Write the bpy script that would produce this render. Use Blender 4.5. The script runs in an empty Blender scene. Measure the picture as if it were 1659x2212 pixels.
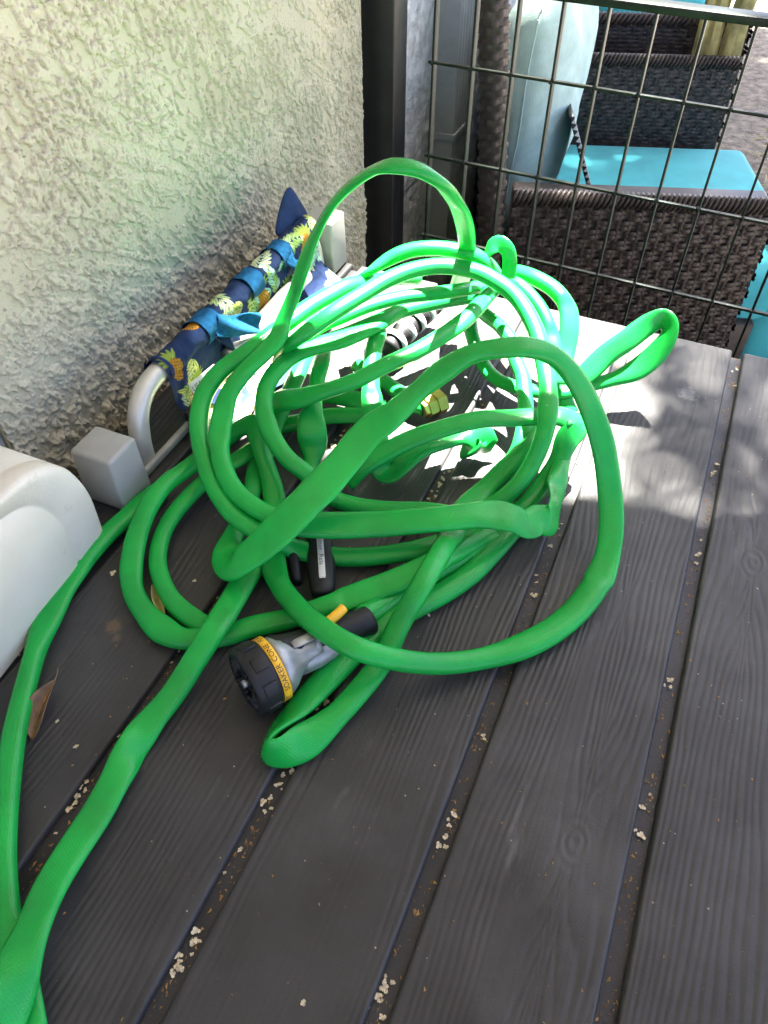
import bpy, bmesh, math, random
import numpy as np
from mathutils import Vector, Matrix

R = math.radians
rng = np.random.default_rng(7)
random.seed(7)
scene = bpy.context.scene
C = scene.collection

# ------------------------------------------------------------------ camera, sky, sun, exposure
cam = bpy.data.cameras.new('camera')
cam.sensor_fit = 'VERTICAL'; cam.sensor_height = 36.0; cam.lens = 36.0 * 1638 / 2212
cam.clip_start = 0.02; cam.clip_end = 400
camo = bpy.data.objects.new('camera', cam); C.objects.link(camo)
PITCH, ROLL, YAW = R(47.634), R(0.087), R(23.302)
fw = Vector((math.cos(YAW) * math.cos(PITCH), math.sin(YAW) * math.cos(PITCH), -math.sin(PITCH)))
rt = fw.cross(Vector((0, 0, 1))).normalized(); up = rt.cross(fw)
rt2 = rt * math.cos(ROLL) + up * math.sin(ROLL); up2 = up * math.cos(ROLL) - rt * math.sin(ROLL)
camo.matrix_world = Matrix(((rt2.x, up2.x, -fw.x, 0), (rt2.y, up2.y, -fw.y, 0), (rt2.z, up2.z, -fw.z, 0.5), (0, 0, 0, 1)))
scene.camera = camo

SUN_EL, SUN_AZ = R(66), R(4)
sdir = Vector((math.cos(SUN_EL) * math.cos(SUN_AZ), math.cos(SUN_EL) * math.sin(SUN_AZ), math.sin(SUN_EL)))
world = bpy.data.worlds.new('World'); scene.world = world; world.use_nodes = True
wn = world.node_tree.nodes; wl = world.node_tree.links
for n in list(wn): wn.remove(n)
wo = wn.new('ShaderNodeOutputWorld'); bg = wn.new('ShaderNodeBackground'); sk = wn.new('ShaderNodeTexSky')
sk.sky_type = 'NISHITA'; sk.sun_disc = False; sk.sun_elevation = SUN_EL
sk.sun_rotation = math.atan2(sdir.x, sdir.y)
sk.air_density = .27; sk.dust_density = 1.7; sk.ozone_density = .5
bg.inputs['Strength'].default_value = 0.05
wl.new(sk.outputs[0], bg.inputs[0]); wl.new(bg.outputs[0], wo.inputs[0])
sl = bpy.data.lights.new('sun', 'SUN'); sl.energy = 5.0; sl.angle = R(0.53); sl.color = (1, .95, .87)
so = bpy.data.objects.new('sun', sl); C.objects.link(so); so.location = (4, -1, 6)
so.rotation_euler = sdir.to_track_quat('Z', 'Y').to_euler()
vs = scene.view_settings
vs.view_transform = 'Standard'; vs.look = 'None'; vs.gamma = 1; vs.exposure = 4.8; vs.use_curve_mapping = False
scene.render.engine = 'CYCLES'
cy = scene.cycles
cy.use_denoising = True; cy.max_bounces = 8; cy.diffuse_bounces = 5; cy.glossy_bounces = 3; cy.sample_clamp_indirect = 8; cy.caustics_reflective = False; cy.caustics_refractive = False

# ------------------------------------------------------------------ helpers
def mat(name, col, rough=.6, var=.12, vscale=60, bump=0, bscale=300, spec=.5, metal=0, coat=0, sheen=0, sss=0, col2=None, coord='Object', stretch=None, bdist=.001):
    m = bpy.data.materials.new(name); m.use_nodes = True
    nt = m.node_tree; N = nt.nodes; L = nt.links
    b = N['Principled BSDF']
    b.inputs['Roughness'].default_value = rough; b.inputs['Specular IOR Level'].default_value = spec
    b.inputs['Metallic'].default_value = metal
    if coat: b.inputs['Coat Weight'].default_value = coat; b.inputs['Coat Roughness'].default_value = .25
    if sheen: b.inputs['Sheen Weight'].default_value = sheen
    if sss:
        b.inputs['Subsurface Weight'].default_value = sss; b.inputs['Subsurface Radius'].default_value = (.3, 1, .4); b.inputs['Subsurface Scale'].default_value = .004
    tc = N.new('ShaderNodeTexCoord'); mp = N.new('ShaderNodeMapping')
    L.new(tc.outputs[coord], mp.inputs[0])
    if stretch: mp.inputs['Scale'].default_value = stretch
    nz = N.new('ShaderNodeTexNoise'); nz.inputs['Scale'].default_value = vscale; nz.inputs['Detail'].default_value = 5
    L.new(mp.outputs[0], nz.inputs[0])
    mx = N.new('ShaderNodeMix'); mx.data_type = 'RGBA'
    c2 = col2 or tuple(c * (1 - 2.2 * var) for c in col)
    mx.inputs[6].default_value = (*[min(1, c * (1 + var)) if not col2 else c for c in col], 1); mx.inputs[7].default_value = (*c2, 1)
    rmp = N.new('ShaderNodeMapRange'); rmp.inputs[1].default_value = .3; rmp.inputs[2].default_value = .7
    L.new(nz.outputs[0], rmp.inputs[0]); L.new(rmp.outputs[0], mx.inputs[0]); L.new(mx.outputs[2], b.inputs['Base Color'])
    if bump:
        n2 = N.new('ShaderNodeTexNoise'); n2.inputs['Scale'].default_value = bscale; n2.inputs['Detail'].default_value = 4
        L.new(mp.outputs[0], n2.inputs[0])
        bp = N.new('ShaderNodeBump'); bp.inputs['Strength'].default_value = bump; bp.inputs['Distance'].default_value = bdist
        L.new(n2.outputs[0], bp.inputs['Height']); L.new(bp.outputs[0], b.inputs['Normal'])
    return m

def mesh(name, v, f, m=None, smooth=True):
    me = bpy.data.meshes.new(name)
    me.from_pydata([tuple(map(float, p)) for p in v], [], [tuple(map(int, q)) for q in f])
    if m: me.materials.append(m)
    if smooth: me.shade_smooth()
    me.update()
    return me

def obj(name, me, parent=None, loc=None, rot=None):
    o = bpy.data.objects.new(name, me); C.objects.link(o)
    if parent: o.parent = parent
    if loc is not None: o.location = loc
    if rot is not None: o.rotation_euler = rot
    return o

def empty(name, loc=(0, 0, 0), rot=(0, 0, 0)):
    o = bpy.data.objects.new(name, None); C.objects.link(o); o.location = loc; o.rotation_euler = rot
    o.empty_display_size = .05
    return o

def tag(o, label=None, cat=None, group=None, kind=None):
    if label: o['label'] = label
    if cat: o['category'] = cat
    if group: o['group'] = group
    if kind: o['kind'] = kind
    return o

def grid_faces(nu, nv, closed_u=False, closed_v=False, off=0):
    iu = np.arange(nu if closed_u else nu - 1); iv = np.arange(nv if closed_v else nv - 1)
    a, b = np.meshgrid(iu, iv, indexing='ij'); a2 = (a + 1) % nu; b2 = (b + 1) % nv
    return np.stack([a * nv + b, a2 * nv + b, a2 * nv + b2, a * nv + b2], -1).reshape(-1, 4) + off

def grid_mesh(name, P, m, closed_u=False, closed_v=False, caps=False, smooth=True):
    nu, nv = P.shape[:2]
    V = P.reshape(-1, 3); F = [tuple(q) for q in grid_faces(nu, nv, closed_u, closed_v)]
    if caps: F += [tuple(range(nv)), tuple(range((nu - 1) * nv + nv - 1, (nu - 1) * nv - 1, -1))]
    return mesh(name, V, F, m, smooth)

def fast_grid(name, P, m):
    nu, nv = P.shape[:2]; F = grid_faces(nu, nv).astype(np.int32); V = np.ascontiguousarray(P.reshape(-1, 3), dtype=np.float32)
    me = bpy.data.meshes.new(name); me.vertices.add(len(V)); me.vertices.foreach_set('co', V.ravel())
    me.loops.add(F.size); me.loops.foreach_set('vertex_index', F.ravel())
    me.polygons.add(len(F)); me.polygons.foreach_set('loop_start', np.arange(0, F.size, 4, dtype=np.int32)); me.polygons.foreach_set('loop_total', np.full(len(F), 4, np.int32))
    me.update(calc_edges=True); me.materials.append(m); me.shade_smooth()
    return me

def box(name, lo, hi, m, bev=.0, seg=2, parent=None, taper=None):
    bm = bmesh.new(); bmesh.ops.create_cube(bm, size=1)
    lo = Vector(lo); hi = Vector(hi); c = (lo + hi) / 2; s = hi - lo
    for v in bm.verts:
        k = (taper if taper and v.co.z > 0 else 1)
        v.co = Vector((c.x + v.co.x * s.x * k, c.y + v.co.y * s.y * k, c.z + v.co.z * s.z))
    if bev: bmesh.ops.bevel(bm, geom=bm.edges[:], offset=bev, segments=seg, profile=.5, affect='EDGES')
    me = bpy.data.meshes.new(name); bm.to_mesh(me); bm.free(); me.materials.append(m)
    if bev: me.shade_smooth()
    return obj(name, me, parent)

def spline(P, step=.003):
    """centripetal Catmull-Rom through rows of P (first 3 columns xyz), resampled evenly"""
    P = np.asarray(P, float); P = np.vstack([2 * P[0] - P[1], P, 2 * P[-1] - P[-2]])
    out = []
    for i in range(1, len(P) - 2):
        p0, p1, p2, p3 = P[i - 1:i + 3]
        d = [max(np.linalg.norm((b - a)[:3]), 1e-5) ** .5 for a, b in ((p0, p1), (p1, p2), (p2, p3))]
        t0 = 0; t1 = d[0]; t2 = t1 + d[1]; t3 = t2 + d[2]
        n = max(3, int(d[1] ** 2 / step * 1.5)); t = np.linspace(t1, t2, n, endpoint=False)[:, None]
        A1 = (t1 - t) / (t1 - t0) * p0 + (t - t0) / (t1 - t0) * p1
        A2 = (t2 - t) / (t2 - t1) * p1 + (t - t1) / (t2 - t1) * p2
        A3 = (t3 - t) / (t3 - t2) * p2 + (t - t2) / (t3 - t2) * p3
        B1 = (t2 - t) / (t2 - t0) * A1 + (t - t0) / (t2 - t0) * A2
        B2 = (t3 - t) / (t3 - t1) * A2 + (t - t1) / (t3 - t1) * A3
        out.append((t2 - t) / (t2 - t1) * B1 + (t - t1) / (t2 - t1) * B2)
    out.append(P[-2:-1]); Q = np.vstack(out)
    s = np.concatenate([[0], np.cumsum(np.linalg.norm(np.diff(Q[:, :3], axis=0), axis=1))])
    n = max(4, int(s[-1] / step)); u = np.linspace(0, s[-1], n)
    return np.stack([np.interp(u, s, Q[:, k]) for k in range(Q.shape[1])], 1), u

def frames(X, ref=(-.2, -.08, 1.)):
    T = np.gradient(X, axis=0); T /= np.linalg.norm(T, axis=1)[:, None]
    ref = np.array(ref) / np.linalg.norm(ref); S = np.zeros_like(T); prev = None
    for i, t in enumerate(T):
        c = np.cross(ref, t); l = np.linalg.norm(c); c = c / max(l, 1e-6)
        if prev is None: s = c
        else:
            p = prev - t * (prev @ t); p /= np.linalg.norm(p)
            a = .25 * l * l; s = (1 - a) * p + a * (c if c @ p > 0 else -c)
            s = s - t * (s @ t); s /= np.linalg.norm(s)
        S[i] = s; prev = s
    return T, S, np.cross(T, S)

def tube(name, pts, r, m, n=12, step=.004, parent=None, caps=True):
    X, u = spline(np.asarray(pts, float), step); T, S, Nn = frames(X)
    a = np.linspace(0, 2 * math.pi, n, endpoint=False)
    P = X[:, None] + r * (np.cos(a)[None, :, None] * S[:, None] + np.sin(a)[None, :, None] * Nn[:, None])
    return obj(name, grid_mesh(name, P, m, closed_v=True, caps=caps), parent)

def lathe(name, prof, m, n=40, parent=None, M=None, caps=True):
    """prof: (axial, radius) rows around local X"""
    a = np.linspace(0, 2 * math.pi, n, endpoint=False); prof = np.asarray(prof, float)
    P = np.stack([np.repeat(prof[:, :1], n, 1), prof[:, 1:] * np.cos(a), prof[:, 1:] * np.sin(a)], -1)
    return obj(name, grid_mesh(name, P, m, closed_v=True, caps=caps), parent)

_tab = np.random.default_rng(3).random((256, 256)).astype(np.float32)
def vn(x, y, seed=0):
    x = x + seed * 17.31; y = y + seed * 9.77
    xi = np.floor(x).astype(int); yi = np.floor(y).astype(int); fx = x - xi; fy = y - yi
    fx = fx * fx * fx * (fx * (fx * 6 - 15) + 10); fy = fy * fy * fy * (fy * (fy * 6 - 15) + 10)
    g = lambda i, j: _tab[i & 255, j & 255]
    return (g(xi, yi) * (1 - fx) + g(xi + 1, yi) * fx) * (1 - fy) + (g(xi, yi + 1) * (1 - fx) + g(xi + 1, yi + 1) * fx) * fy
def fbm(x, y, seed=0, o=4):
    s = 0; a = 1; t = 0
    for k in range(o): s = s + a * vn(x * 2 ** k, y * 2 ** k, seed + k); t += a; a *= .5
    return s / t
sstep = lambda a, b, x: (lambda t: t * t * (3 - 2 * t))(np.clip((x - a) / (b - a), 0, 1))

def join_mesh(name, pieces, m, smooth=True):
    V = []; F = []; o = 0
    for v, f in pieces:
        V.append(np.asarray(v, float)); F += [tuple(int(i) + o for i in q) for q in f]; o += len(v)
    return mesh(name, np.vstack(V), F, m, smooth)

def text_mesh(name, body, size, m, ext=.0002):
    cu = bpy.data.curves.new(name, 'FONT'); cu.body = body; cu.size = size; cu.align_x = 'CENTER'; cu.align_y = 'CENTER'; cu.resolution_u = 3
    t = bpy.data.objects.new(name, cu); C.objects.link(t)
    dg = bpy.context.evaluated_depsgraph_get(); me = bpy.data.meshes.new_from_object(t.evaluated_get(dg))
    bpy.data.objects.remove(t); bpy.data.curves.remove(cu)
    me.materials.clear(); me.materials.append(m); me.name = name
    return me

# ------------------------------------------------------------------ materials
M_ground = mat('ground_dirt', (.19, .165, .13), .9, .3, 30, .6, 120, bdist=.01)
M_stucco = mat('stucco_paint', (.49, .46, .33), .92, .06, 9, .7, 420, spec=.2, col2=(.40, .36, .25), bdist=.0015)
M_farstucco = mat('grey_stucco', (.76, .75, .70), .9, .2, 55, .8, 150, col2=(.42, .42, .38), bdist=.004)
M_board = mat('old_wood', (.14, .12, .10), .9, .3, 20, .5, 200, stretch=(.1, 1, 1))
M_black = mat('black_paint', (.012, .013, .013), .38, .2, 40)
M_spout = mat('grey_aluminium', (.33, .34, .33), .45, .08, 20)
M_resin = mat('dark_resin', (.0335, .033, .0325), .42, .14, 18, .35, 900, spec=.28, bdist=.0004)
M_side = mat('dark_resin_side', (.028, .028, .030), .5, .15, 20, .3, 500, spec=.3)
M_wire = mat('dark_green_coat', (.006, .011, .006), .45, .35, 60, .4, 300, spec=.2)
M_wicker = mat('dark_wicker', (.040, .030, .026), .45, .25, 45, .3, 600, spec=.3)
M_turq = mat('turquoise_canvas', (.035, .36, .40), .85, .07, 25, .4, 900, sheen=.2)
M_aqua = mat('pale_aqua_linen', (.36, .50, .46), .9, .09, 30, .8, 500, sheen=.1)
M_straw = mat('dry_grass', (.42, .36, .14), .7, .25, 30)
M_grey = mat('grey_plastic', (.31, .305, .27), .5, .06, 25, .15, 700)
M_tube = mat('satin_grey_tube', (.50, .48, .41), .42, .06, 30, metal=.35)
M_silver = mat('brushed_bar', (.5, .48, .42), .35, .15, 80, metal=.8)
M_cream = mat('weathered_cream', (.62, .58, .48), .62, .10, 14, .25, 400, col2=(.51, .47, .37))
M_navy = mat('navy_cloth', (.012, .028, .085), .85, .15, 60, .3, 1500, spec=.2)
M_velcro = mat('blue_webbing', (.006, .085, .20), .9, .2, 200, .9, 1600, spec=.2)
M_brass = mat('brass', (.62, .42, .14), .3, .1, 60, metal=1)
M_rubber = mat('black_rubber', (.010, .010, .011), .5, .2, 60, .2, 800, spec=.3)
M_yellow = mat('yellow_plastic', (.72, .40, .015), .45, .05, 60)
M_zinc = mat('grey_cast_metal', (.30, .31, .31), .38, .1, 120, .3, 900, metal=.6)
M_ink = mat('black_print', (.01, .01, .01), .7)
M_white = mat('white_label', (.55, .55, .52), .6, .06, 60)
M_blossom = mat('dried_blossom', (.56, .49, .34), .85, .25, 200)
M_husk = mat('brown_husk', (.27, .15, .04), .9, .3, 200)
M_leaf = mat('dead_leaf', (.17, .10, .05), .7, .25, 90, .5, 300)
M_canvas = mat('sunshade_canvas', (.42, .40, .36), .9, .05, 10)
M_bark = mat('bark', (.10, .075, .05), .9, .3, 12, .8, 40)
M_green = mat('tree_leaf', (.06, .11, .03), .6, .3, 6)
_n = M_green.node_tree; _t = _n.nodes.new('ShaderNodeBsdfTranslucent'); _t.inputs[0].default_value = (.12, .17, .03, 1); _x = _n.nodes.new('ShaderNodeMixShader'); _x.inputs[0].default_value = .5
_n.links.new(_n.nodes['Principled BSDF'].outputs[0], _x.inputs[1]); _n.links.new(_t.outputs[0], _x.inputs[2]); _n.links.new(_x.outputs[0], _n.nodes['Material Output'].inputs[0])

def hose_material():
    m = mat('green_vinyl', (.008, .335, .047), .24, .12, 22, spec=.16, coat=.22, col2=(.008, .24, .035))
    nt = m.node_tree; N = nt.nodes; L = nt.links; b = N['Principled BSDF']
    uv = N.new('ShaderNodeUVMap'); hs = []
    for ang in (52, -52):
        mp = N.new('ShaderNodeMapping'); mp.inputs['Rotation'].default_value = (0, 0, R(ang)); L.new(uv.outputs[0], mp.inputs[0])
        w = N.new('ShaderNodeTexWave'); w.inputs['Scale'].default_value = 190; L.new(mp.outputs[0], w.inputs[0]); hs.append(w)
    mu = N.new('ShaderNodeMath'); mu.operation = 'MAXIMUM'; L.new(hs[0].outputs['Fac'], mu.inputs[0]); L.new(hs[1].outputs['Fac'], mu.inputs[1])
    bp = N.new('ShaderNodeBump'); bp.inputs['Strength'].default_value = .34; bp.inputs['Distance'].default_value = .0003
    L.new(mu.outputs[0], bp.inputs['Height']); L.new(bp.outputs[0], b.inputs['Normal']); L.new(bp.outputs[0], b.inputs['Coat Normal'])
    b.inputs['Coat Roughness'].default_value = .13
    return m
M_hose = hose_material()

# resin deck: pollen specks and scuffs of their own shape
def add_specks(m, scale, thr, col):
    nt = m.node_tree; N = nt.nodes; L = nt.links; b = N['Principled BSDF']
    tc = N.new('ShaderNodeTexCoord'); vo = N.new('ShaderNodeTexVoronoi'); vo.inputs['Scale'].default_value = scale
    L.new(tc.outputs['Object'], vo.inputs[0])
    mr = N.new('ShaderNodeMapRange'); mr.inputs[1].default_value = thr; mr.inputs[2].default_value = thr * .6
    L.new(vo.outputs['Distance'], mr.inputs[0])
    sep = N.new('ShaderNodeSeparateColor'); L.new(vo.outputs['Color'], sep.inputs[0])
    gt = N.new('ShaderNodeMath'); gt.operation = 'GREATER_THAN'; gt.inputs[1].default_value = .72; L.new(sep.outputs[0], gt.inputs[0])
    mu = N.new('ShaderNodeMath'); mu.operation = 'MULTIPLY'; L.new(mr.outputs[0], mu.inputs[0]); L.new(gt.outputs[0], mu.inputs[1])
    old = b.inputs['Base Color'].links[0].from_socket
    mx = N.new('ShaderNodeMix'); mx.data_type = 'RGBA'; mx.inputs[7].default_value = (*col, 1)
    L.new(mu.outputs[0], mx.inputs[0]); L.new(old, mx.inputs[6]); L.new(mx.outputs[2], b.inputs['Base Color'])
add_specks(M_resin, 110, .07, (.33, .29, .17))
add_specks(M_resin, 45, .035, (.30, .27, .2))
def add_wear(m, scale, lo, hi, amt, col, stretch=(1, 1, 1)):
    nt = m.node_tree; N = nt.nodes; L = nt.links; b = N['Principled BSDF']
    tc = N.new('ShaderNodeTexCoord'); mp = N.new('ShaderNodeMapping'); mp.inputs['Scale'].default_value = stretch
    nz = N.new('ShaderNodeTexNoise'); nz.inputs['Scale'].default_value = scale; nz.inputs['Detail'].default_value = 8; nz.inputs['Roughness'].default_value = .65
    L.new(tc.outputs['Object'], mp.inputs[0]); L.new(mp.outputs[0], nz.inputs[0])
    mr = N.new('ShaderNodeMapRange'); mr.inputs[1].default_value = lo; mr.inputs[2].default_value = hi; mr.inputs[4].default_value = amt; L.new(nz.outputs[0], mr.inputs[0])
    old = b.inputs['Base Color'].links[0].from_socket; mx = N.new('ShaderNodeMix'); mx.data_type = 'RGBA'; mx.inputs[7].default_value = (*col, 1)
    L.new(mr.outputs[0], mx.inputs[0]); L.new(old, mx.inputs[6]); L.new(mx.outputs[2], b.inputs['Base Color'])
add_wear(M_resin, 7, .5, .72, .55, (.066, .065, .062))
add_wear(M_resin, 30, .62, .72, .5, (.10, .10, .10), (.25, 1, 1))
add_wear(M_hose, 28, .56, .74, .5, (.012, .19, .028))
add_wear(M_cream, 6, .45, .7, .6, (.50, .48, .36))
add_wear(M_cream, 40, .6, .7, .5, (.40, .37, .28))
def add_spot(m, x, y, rad, col):
    nt = m.node_tree; N = nt.nodes; L = nt.links; b = N['Principled BSDF']
    tc = N.new('ShaderNodeTexCoord'); nz = N.new('ShaderNodeTexNoise'); nz.inputs['Scale'].default_value = 260; nz.inputs['Detail'].default_value = 6; L.new(tc.outputs['Object'], nz.inputs[0])
    ds = N.new('ShaderNodeVectorMath'); ds.operation = 'DISTANCE'; ds.inputs[1].default_value = (x, y, 0); L.new(tc.outputs['Object'], ds.inputs[0])
    ma = N.new('ShaderNodeMath'); ma.operation = 'MULTIPLY_ADD'; ma.inputs[1].default_value = rad * 1.4; ma.inputs[2].default_value = -rad * .7; L.new(nz.outputs[0], ma.inputs[0])
    ad = N.new('ShaderNodeMath'); ad.operation = 'ADD'; L.new(ds.outputs['Value'], ad.inputs[0]); L.new(ma.outputs[0], ad.inputs[1])
    mr = N.new('ShaderNodeMapRange'); mr.inputs[1].default_value = rad; mr.inputs[2].default_value = rad * .5; mr.inputs[4].default_value = .8; L.new(ad.outputs[0], mr.inputs[0])
    old = b.inputs['Base Color'].links[0].from_socket; mx = N.new('ShaderNodeMix'); mx.data_type = 'RGBA'; mx.inputs[7].default_value = (*col, 1)
    L.new(mr.outputs[0], mx.inputs[0]); L.new(old, mx.inputs[6]); L.new(mx.outputs[2], b.inputs['Base Color'])
add_spot(M_resin, .2234, .3272, .008, (.11, .075, .04)); add_spot(M_resin, .6978, -.0434, .012, (.13, .13, .13)); add_spot(M_resin, .215, .318, .004, (.09, .065, .04))

# ------------------------------------------------------------------ setting: ground, walls
gv = [(-60, -60, -.6), (60, -60, -.6), (60, 60, -.6), (-60, 60, -.6)]
tag(obj('ground', mesh('ground', gv, [(0, 1, 2, 3)], M_ground, False)), kind='structure')

# near house wall: rough trowelled stucco in real relief
nx, nz_ = 860, 660
xs = np.linspace(.326, 1.088, nx); zs = np.linspace(-.25, .36, nz_)
XX, ZZ = np.meshgrid(xs, zs, indexing='ij')
wx = XX + .004 * (fbm(XX * 70, ZZ * 70, 3, 3) - .5); wz = ZZ + .012 * (fbm(XX * 40, ZZ * 40, 5, 3) - .5)
b1 = fbm(wx * 215 + ZZ * 80, wz * 125, 1, 5); b2 = fbm(wx * 420, wz * 340, 11, 3); b3 = fbm(wx * 22, wz * 30, 21, 2)
patch = sstep(.38, .62, b3)
pit = sstep(.475, .415, b1 + .16 * (patch - .5)); scr = sstep(.40, .33, fbm(wx * 60 + ZZ * 90, wz * 26, 71, 3))
flat = .25 * (b1 - .5) - .75 * pit - .4 * scr - .25 * sstep(.40, .30, b2)
rough = (fbm(wx * 110, wz * 95, 81, 3) - .5) * 1.8 + (b1 - .5) * 1.2 + (b2 - .5) * .8
low = sstep(.13, .0, ZZ + .05 * (b3 - .5))
H = (1 - low) * (.0048 * flat + .0020 * (b2 - .5)) + low * (.0065 * rough)
H += .0035 * (fbm(XX * 9, ZZ * 9, 31, 2) - .5)
edge = sstep(1.088, 1.078, XX); H = H * edge + (1 - edge) * -.006
P = np.stack([XX, .5 - H, ZZ], -1)
wall = empty('house_wall', (.7, .5, -.6))
def place(o, parent):           # parent while keeping the world coordinates of the mesh
    o.parent = parent; o.matrix_parent_inverse = Matrix.LocRotScale(parent.location, parent.rotation_euler, None).inverted(); return o
place(obj('stucco_face', fast_grid('stucco_face', P, M_stucco)), wall)
place(box('wall_core', (.326, .503, -.6), (1.086, .62, 5.6), M_stucco), wall)
place(box('wall_upper', (.326, .497, .3605), (1.086, .5025, 5.6), M_stucco), wall)
place(box('wall_lower', (.326, .499, -.6), (1.086, .5025, -.2505), M_stucco), wall)
tag(wall, 'rough trowelled cream stucco house wall behind the coiled hose', 'wall')
dw = empty('door_frame', (.2, .51, -.6))
place(box('jamb', (.24, .505, -.6), (.3255, .62, 2.3), M_grey, .004), dw)
place(box('door_panel', (-1.2, .55, -.6), (.24, .6, 2.3), M_grey), dw)
tag(dw, 'plain grey door jamb at the near end of stucco wall', 'door frame')
wb = box('base_board', (.3265, .478, -.06), (.74, .4925, -.034), M_board, .003); tag(wb, 'weathered dark wooden board along the foot of stucco wall', 'board')

fwall = empty('speckled_wall', (2, .56, -.6))
def farsheet(z0, z1):
    X2, Z2 = np.meshgrid(np.linspace(1.09, 3.2, 300), np.linspace(z0, z1, 110), indexing='ij')
    h = .006 * (fbm(X2 * 60, Z2 * 60, 41, 3) - .5) + .003 * (fbm(X2 * 160, Z2 * 160, 44, 2) - .5)
    h *= sstep(z0, z0 + .004, Z2) * sstep(z1, z1 - .004, Z2)
    return fast_grid('stucco_panel', np.stack([X2, .555 - h, Z2], -1), M_farstucco)
place(obj('stucco_panel', farsheet(-.6, -.194)), fwall); place(obj('stucco_panel', farsheet(-.188, .4)), fwall)
place(box('wall_core', (1.09, .56, -.6), (5.0, .66, 5.6), M_farstucco), fwall)
tag(fwall, 'grey speckled stucco wall behind gate with horizontal joint', 'wall')

# black steel post at the wall corner, grey downspout beyond
post = empty('steel_post', (1.145, .49, -.6))
place(box('post_tube', (1.12, .468, -.598), (1.171, .52, 1.9), M_black, .0025), post)
place(box('foot_plate', (1.10, .45, -.6), (1.19, .54, -.594), M_black, .002), post)
tag(post, 'square black steel post at the corner of stucco wall', 'post')
sp = empty('downspout', (1.56, .52, -.6))
pr = []
for i, x in enumerate(np.linspace(1.515, 1.60, 22)): pr.append((x, .50 + (.003 if i % 4 < 2 else 0)))
pv = [(1.515, .552)] + pr + [(1.60, .552)]
V = [(x, y, z) for z in (-.6, 1.9) for x, y in pv]; n = len(pv)
place(obj('fluted_pipe', mesh('fluted_pipe', V, [(i, i + 1, n + i + 1, n + i) for i in range(n - 1)], M_spout, False)), sp)
place(box('wall_strap', (1.51, .4975, -.13), (1.605, .553, -.115), M_spout, .001), sp)
tag(sp, 'fluted grey metal downspout on speckled wall behind gate', 'downspout')

# ------------------------------------------------------------------ storage box with moulded plank lid
PITCHY, GR = .1160, .0115
GY = [-.0840, .0330, .1485, .2645]
X0, X1 = -.32, .797
deck = empty('storage_box', (.24, 0, -.6))
lines = [GY[0] - PITCHY * 3, GY[0] - PITCHY * 2, GY[0] - PITCHY] + GY + [.3805, .462]
KN = [(.49, -.1287, .019), (.4015, -.0375, .006), (.2048, -.0443, .016), (.62, .09, .009)]
for i in range(len(lines) - 1):
    y0, y1 = lines[i] + GR / 2, lines[i + 1] - GR / 2
    fine = y1 > -.27 and y0 < .40
    nxx, nyy = (420, 118) if fine else (20, 12)
    x = np.linspace(X0 if not fine else -.02, X1, nxx); yv = np.linspace(y0, y1, nyy)
    XX, YY = np.meshgrid(x, yv, indexing='ij')
    mmx, mmy = XX * 1000, YY * 1000
    f = mmy + 26 * (fbm(mmx / 260, mmy / 90 + i * 3.7, 50 + i, 2) - .5) + 5 * (fbm(mmx / 70, mmy / 14, 60 + i, 2) - .5)
    for kx, ky, kr in KN:
        if y0 - .01 < ky < y1 + .01:
            dx = (XX - kx) / (kr * 4.5); dy = (YY - ky) / (kr * 1.3); d2 = dx * dx + dy * dy
            f = f + np.sign(YY - ky) * kr * 1000 * 1.25 * np.exp(-d2) * sstep(0, .004, np.abs(YY - ky))
    lam = 4.2 + 2.2 * fbm(mmx / 400, mmy / 40, 70 + i, 2)
    ph = f / 5.2
    ridge = np.abs(((ph % 1) - .5) * 2); ridge = 1 - (1 - ridge) ** 2
    msk = sstep(.36, .56, fbm(mmx / 500 + i * 5, mmy / 26, 80 + i, 2))
    Hh = -.00042 * (1 - ridge) * (.12 + .88 * msk) - .00022 * fbm(mmx / 60, mmy / 1.6, 90 + i, 2)
    for kx, ky, kr in KN:
        if y0 < ky < y1 and kr > .01:
            d = np.sqrt(((XX - kx) / 1.6) ** 2 + (YY - ky) ** 2); w = sstep(kr * .9, kr * .3, d)
            Hh = Hh * (1 - w) + w * (-.0005 * (.5 + .5 * np.sin(d * 1000 * 1.15 + 3.5 * fbm(XX * 90, YY * 90, 33, 2))) - .0002)
    e = np.minimum(YY - y0, y1 - YY); rad = .0028
    Hh -= np.where(e < rad, rad - np.sqrt(np.maximum(0, rad ** 2 - (rad - e) ** 2)), 0)
    ex = X1 - XX; Hh -= np.where(ex < rad, rad - np.sqrt(np.maximum(0, rad ** 2 - (rad - ex) ** 2)), 0)
    P = np.stack([XX, YY, Hh], -1)
    skirt = lambda a: np.concatenate([a, a - [0, 0, .0075]], 0)
    # side walls of the plank
    Pl = np.concatenate([(P[:, :1] - [0, 0, .008]), P, (P[:, -1:] - [0, 0, .008])], 1)
    Pe = Pl[-1:].copy(); Pe[..., 2] = -.0105; Pl = np.concatenate([Pl, Pe], 0)
    place(obj('lid_plank', fast_grid('lid_plank', Pl, M_resin)), deck)
    if fine: place(box('lid_filler', (X0, y0, -.0105), (-.0202, y1, -.0002), M_resin, .002), deck)
place(box('lid_base', (X0 - .005, lines[0] - .01, -.055), (X1 - .004, .466, -.0062), M_side, .003), deck)
place(box('body_shell', (X0 + .02, lines[0] + .01, -.598), (X1 - .03, .45, -.0555), M_side, .006), deck)
tag(deck, 'dark grey resin storage box with plank patterned lid under the hose', 'storage box')

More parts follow.
